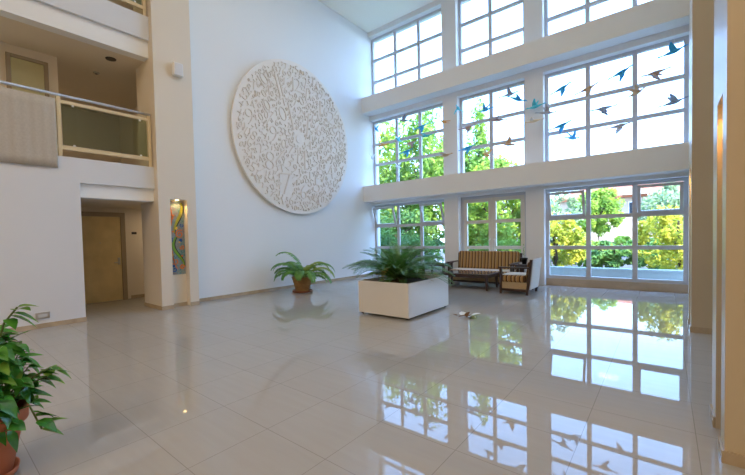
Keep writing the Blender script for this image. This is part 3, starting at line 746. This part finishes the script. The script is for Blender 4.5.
for x, z, c, p, hd, pi_ in birds:
    if p not in proto:
        proto[p] = [g.build('bird_mesh', BM['blue']).data for g in [bird_mesh(*poses[p])[0]]+bird_mesh(*poses[p])[1]]
    me = proto[p]
    y = 11.2+.09*(-1)**len(seen)
    lab = f'{cw[c]} hanging bird, {pw[p]}, {where(x, z)}'; assert lab not in seen and len(lab.split()) < 17, lab; seen[lab] = 1
    o = thing('hanging_bird', lab, 'bird ornament', (x, y, z), 0, 'birds hung between the beams')
    for nme, src in zip(('body', 'wing', 'wing'), me):
        ch = bpy.data.objects.new(nme, src); C.objects.link(ch); ch.parent = o
        ch.material_slots[0].link = 'OBJECT'; ch.material_slots[0].material = BM[c]
        ch.rotation_euler = (0, -math.radians(pi_), math.radians(hd))
    MB().tube([(0, 0, .03), (0, 0, 6.12-z)], .0012, 4).build('thread', M['paper'], o)
for o in [o for o in C.objects if o.name.startswith('bird_mesh')]: bpy.data.objects.remove(o)

# ------------------------------------------------------------------ outside
struct('ground', MB().box(-70, 50, 13.2, 120, -.6, -.25), M['asphalt'], 'street surface beyond the terrace', 'ground')
struct('terrace_floor', MB().box(-24, 16, 12.0, 13.2, -.35, -.05), M['terrace'], 'pale paved terrace strip outside the windows', 'terrace')
struct('parapet_wall', MB().box(-24, 16, 13.0, 13.25, -.05, .36).box(-24, 16, 12.97, 13.28, .36, .41), M['parapet'], 'low pale terrace wall outside the wide window', 'wall')
def foliage(n, ell, size, clumps, rng, flat=0, cone=False):
    """many small leaves gathered in clumps inside an ellipsoid or cone"""
    m = MB(); cs = []
    for k in range(clumps):
        while True:
            v = Vector((rng.uniform(-1, 1), rng.uniform(-1, 1), rng.uniform(-1, 1)))
            if v.length > 1: continue
            if cone and math.hypot(v.x, v.y) > (1-v.z)/2*1.05: continue
            break
        cs.append((v, rng.uniform(.16, .34)))
    for k in range(n):
        c, r = rng.choice(cs); d = Vector((rng.gauss(0, 1), rng.gauss(0, 1), rng.gauss(0, 1))).normalized()*r*rng.uniform(.55, 1)
        q = c+d; p = Vector((q.x*ell[0], q.y*ell[1], q.z*ell[2]))
        a = Vector((rng.gauss(0, 1), rng.gauss(0, 1), rng.gauss(0, 1))).normalized(); b_ = a.orthogonal().normalized(); s = size*rng.uniform(.6, 1.3)
        a *= s; b_ *= s*.55; o = len(m.v)
        m.v += [tuple(p-a), tuple(p+b_), tuple(p+a), tuple(p-b_)]; m.f.append((o, o+1, o+2, o+3))
    return m
LM = dict(
    yellow=leaf_mat('foliage_yellow', (.60, .55, .05), (.38, .46, .05), 1.5, .6, .35),
    lime=leaf_mat('foliage_lime', (.40, .52, .06), (.20, .38, .05), 1.5, .6, .35),
    green=leaf_mat('foliage_green', (.13, .33, .05), (.30, .46, .06), 1.2, .6, .3),
    deep=leaf_mat('foliage_deep', (.08, .23, .07), (.18, .37, .07), 1.2, .6, .3),
    pale=leaf_mat('foliage_pale', (.34, .43, .24), (.20, .34, .14), 1.2, .6, .3))
def tree(label, x, y, z, ell, n, size, clumps, m, seed, cone=False, name='tree', low=-.25):
    o = thing(name, label, 'tree' if name == 'tree' else 'shrub', (x, y, low), 0, 'trees outside the windows' if name == 'tree' else 'shrubs outside the windows'); rng = random.Random(seed)
    c = foliage(n, ell, size, clumps, rng, cone=cone).build('crown', LM[m], o); c.location = (0, 0, z-low)
    h = z-low; r = .05*max(ell[:2])+.03
    t = MB().tube([(0, 0, 0), (.05, .03, h*.5), (0, 0, h), (0, 0, h+ell[2]*.5)], [r*1.3, r, r*.8, r*.3], 8)
    for k in range(5):
        a = k*1.3+seed; t.tube([(0, 0, h*.8), (ell[0]*.3*math.cos(a), ell[1]*.3*math.sin(a), h+ell[2]*.1), (ell[0]*.6*math.cos(a), ell[1]*.6*math.sin(a), h+ell[2]*.35)], [r*.5, r*.3, r*.12], 6)
    t.build('trunk', M['bark'], o)
    return o
tree('tall loose yellow green tree behind the bay by the relief wall, nearest the white wall', -13.2, 17.6, 4.3, (2.3, 1.8, 3.9), 9500, .13, 90, 'lime', 1)
tree('deep green tree behind the bay by the relief wall, nearer the first pier', -9.9, 17.8, 4.0, (2.0, 1.7, 3.9), 9500, .13, 90, 'green', 2)
tree('pointed green tree seen behind the middle bay', -6.95, 18.0, 3.9, (1.3, 1.25, 4.6), 9000, .12, 90, 'green', 3, True)
tree('low rounded bright tree below the pointed one, behind the middle bay', -5.5, 16.4, 2.2, (1.9, 1.4, 2.4), 9000, .11, 80, 'lime', 4)
tree('broad deep green tree low behind the relief wall bay', -10.9, 15.9, 1.4, (2.4, 1.2, 1.6), 5500, .085, 50, 'deep', 5)
tree('yellow tree close to the terrace wall behind the wide bay near the armchair', -3.35, 16.4, 1.15, (1.05, .9, 1.25), 4500, .075, 40, 'yellow', 6)
tree('pale olive tree beyond the yellow tree near the armchair side', -5.0, 22, 2.4, (1.5, 1.3, 1.9), 4200, .09, 36, 'pale', 7)
tree('round bright green tree before the house, middle of the wide bay', -4.6, 40, 3.4, (1.9, 1.7, 2.0), 4800, .16, 44, 'lime', 8)
tree('golden yellow tree close to the terrace wall beside the far pier', .35, 17.0, 1.15, (1.15, 1.0, 1.3), 4800, .075, 40, 'yellow', 9)
tree('pale green tree behind the tilted sash beside the far pier', .5, 30, 2.7, (1.9, 1.5, 1.8), 4800, .13, 44, 'pale', 10)
for i, (x, y, m, lb) in enumerate([(-2.9, 20.5, 'green', 'round green shrub just beyond the parked white car'), (-1.7, 20, 'deep', 'dark green shrub behind the terrace wall, middle of the wide bay'), (-.5, 20.3, 'deep', 'dark green shrub between the middle shrub and the golden tree'), (-2.2, 32, 'lime', 'bright lime shrub farther back along the street')]):
    tree(lb, x, y, .5, (1.25, .8, .72), 2600, .085, 28, m, 20+i, name='shrub')
tree('dense green shrub under the glazed doors outside', -5.0, 14.6, .55, (1.2, .7, .8), 3500, .06, 30, 'green', 30, name='shrub')
tree('dense green shrub outside under the bay by the relief wall', -8.6, 14.6, .6, (1.6, .7, .85), 4000, .06, 34, 'deep', 31, name='shrub')

# house with tiled roof
h = thing('house', 'pale orange house with a red tiled roof across the street', 'building', (-1.0, 52, -.25))
MB().box(-9, 12, 0, 9, 0, 5.75).build('house_wall', M['house'], h)
ev, rg = 5.7, 7.75
MB().add([(-9.6, -.6, ev), (12.6, -.6, ev), (12.6, 9.6, ev), (-9.6, 9.6, ev), (-6, 4.5, rg), (9, 4.5, rg), (-9.6, -.6, ev-.2), (12.6, -.6, ev-.2), (12.6, 9.6, ev-.2), (-9.6, 9.6, ev-.2)],
         [(0, 1, 5, 4), (1, 2, 5), (2, 3, 4, 5), (3, 0, 4), (0, 6, 7, 1), (1, 7, 8, 2), (2, 8, 9, 3), (3, 9, 6, 0), (6, 9, 8, 7)]).build('roof', M['rooftile'], h)
for x in (-7, -4.2, -1.6, 1.2, 4, 7, 10):
    wf = MB().box(x-.55, x+.55, -.06, .02, 3.5, 5.0).build('window', M['whiteplastic'], h)
    MB().box(x-.47, x+.47, -.08, -.05, 3.58, 4.92).build('pane', M['houseglass'], wf)
for x in (-1.5, 3.5):
    MB().add([(x-1.2, -1.0, ev), (x+1.2, -1.0, ev), (x, -1.0, ev+1.0), (x-1.2, 3.0, ev), (x+1.2, 3.0, ev), (x, 4.0, ev+1.0)], [(0, 1, 2), (0, 3, 5, 2), (1, 4, 5, 2), (3, 4, 5), (0, 1, 4, 3)]).build('gable', M['house'], h)
h = thing('house', 'white house glimpsed behind the trees beyond the house with the red roof', 'building', (-22, 60, -.25))
MB().box(-8, 8, 0, 9, 0, 7).build('house_wall', M['whiteplastic'], h)
MB().prism([(-8.5, 7), (8.5, 7), (0, 9.6)], -.5, 9.5).build('roof', M['rooftile'], h)

# parked car
c = thing('car', 'white hatchback parked on the street beyond the terrace wall', 'car', (-4.9, 25.0, -.25), .08)
prof = [(-1.9, .35), (-1.85, .75), (-1.2, .88), (-.65, 1.38), (.7, 1.42), (1.45, .95), (1.85, .85), (1.92, .35)]
MB().prism(prof, -.8, .8).build('body', M['carpaint'], c, bevel=.06, seg=3)
MB().prism([(-1.02, .92), (-.6, 1.31), (.05, 1.34), (.05, .92)], -.812, .812).build('side_window', M['houseglass'], c)
MB().prism([(.13, .92), (.13, 1.34), (.66, 1.35), (1.2, .96)], -.812, .812).build('side_window', M['houseglass'], c)
for x in (-1.2, 1.2):
    for y in (-.72, .72):
        wh = MB().lathe([(.30, -.1), (.32, -.06), (.32, .06), (.30, .1)], 24, Matrix.Translation((x, y, .32)) @ Matrix.Rotation(PI/2, 4, 'X')).build('wheel', M['tyre'], c)
        MB().lathe([(.19, -.105), (.19, .105)], 20, Matrix.Translation((x, y, .32)) @ Matrix.Rotation(PI/2, 4, 'X')).build('hubcap', M['chrome'], wh)

# ------------------------------------------------------------------ light
wd = bpy.data.worlds.new('sky'); sc.world = wd; wd.use_nodes = True; nt = wd.node_tree
bg = nt.nodes['Background']
tc = nt.nodes.new('ShaderNodeTexCoord'); sx = nt.nodes.new('ShaderNodeSeparateXYZ'); cr = nt.nodes.new('ShaderNodeValToRGB')
el = cr.color_ramp.elements
el[0].position = 0; el[0].color = (.55, .78, 1.0, 1); el[1].position = .8; el[1].color = (.24, .46, .92, 1)
q = el.new(.25); q.color = (.27, .50, .92, 1)
nt.links.new(tc.outputs['Generated'], sx.inputs[0]); nt.links.new(sx.outputs['Z'], cr.inputs['Fac']); nt.links.new(cr.outputs['Color'], bg.inputs['Color'])
bg.inputs['Strength'].default_value = 4.6

def light(kind, name, loc, energy, col, size=1.0, rot=(0, 0, 0), **k):
    l = bpy.data.lights.new(name, kind); l.energy = energy; l.color = col
    if kind == 'AREA': l.shape = 'RECTANGLE'; l.size = size; l.size_y = k.get('size_y', size)
    elif kind == 'SUN': l.angle = .02
    else: l.shadow_soft_size = size
    if kind == 'SPOT': l.spot_size = k.get('cone', 1.6); l.spot_blend = .6
    o = bpy.data.objects.new(name, l); C.objects.link(o); o.location = loc; o.rotation_euler = rot; return o
light('SUN', 'sun', (0, 0, 30), 6, (1, .93, .82), rot=(math.radians(46), 0, math.radians(66)))
WARM = (1, .75, .48)
for x in (-3.2, 1.4):
    for y in (-9.5, -6.0):
        light('AREA', 'ceiling_fill', (x, y, ZC-.02), 95, WARM, 1.2)  # unseen warm fill added from behind the camera, no fixtures
for x in (-5.0, -2.2, 1.0):
    for y in (2.2, 6.0):
        light('AREA', 'ceiling_fill', (x, y, ZC-.02), 15, (1, .97, .94), 1.2)  # unseen neutral fill added overhead to lift the walls, no fixtures
light('SPOT', 'slot_lamp_light', (XK-.05, 3.83, 2.41), 3.2, (1, .62, .24), .03, cone=2.4)
light('SPOT', 'slot_lamp_light', (.37, 3.67, 2.37), 4, (1, .50, .13), .03, cone=2.6)
light('SPOT', 'slot_lamp_light', (.37, 7.69, 2.41), 8, (1, .55, .15), .03, cone=2.6)
light('AREA', 'alcove_lamp', (-10.1, 4.4, 2.37), 3, (1, .76, .48), .3)
light('AREA', 'corridor_lamp', (-12.0, 2.6, 5.48), 1.8, (1, .80, .58), .3)
light('AREA', 'corridor_lamp', (-9.4, -1.8, 5.48), 8, (1, .82, .62), .3)

# ------------------------------------------------------------------ camera
F, yaw, pit, rol, sxp, syp = 367.97, -.7086, -.0295, .0235, -22.52, 10.52
fw = Vector((math.sin(yaw)*math.cos(pit), math.cos(yaw)*math.cos(pit), math.sin(pit)))
rt = Vector((math.cos(yaw), -math.sin(yaw), 0)); dn = fw.cross(rt)
cr_, sr = math.cos(rol), math.sin(rol)
r2 = rt*cr_+dn*sr; d2 = dn*cr_-rt*sr
cam = bpy.data.cameras.new('camera'); co = bpy.data.objects.new('camera', cam); C.objects.link(co)
mx = Matrix.Identity(4)
for i in range(3): mx[i][0], mx[i][1], mx[i][2] = r2[i], -d2[i], -fw[i]
mx[2][3] = 1.5
co.matrix_world = mx
cam.sensor_fit = 'HORIZONTAL'; cam.sensor_width = 36; cam.lens = F/745*36
cam.shift_x = -sxp/745; cam.shift_y = syp/745; cam.clip_start = .05; cam.clip_end = 300
sc.camera = co

sc.view_settings.view_transform = 'Standard'; sc.view_settings.look = 'None'; sc.view_settings.gamma = 1
sc.view_settings.use_curve_mapping = False; sc.view_settings.exposure = 1.02
cy_ = sc.cycles
cy_.use_denoising = True; cy_.max_bounces = 12; cy_.diffuse_bounces = 6; cy_.glossy_bounces = 5; cy_.transparent_max_bounces = 24
cy_.sample_clamp_indirect = 5.0; cy_.blur_glossy = .5; cy_.caustics_reflective = True; cy_.caustics_refractive = False
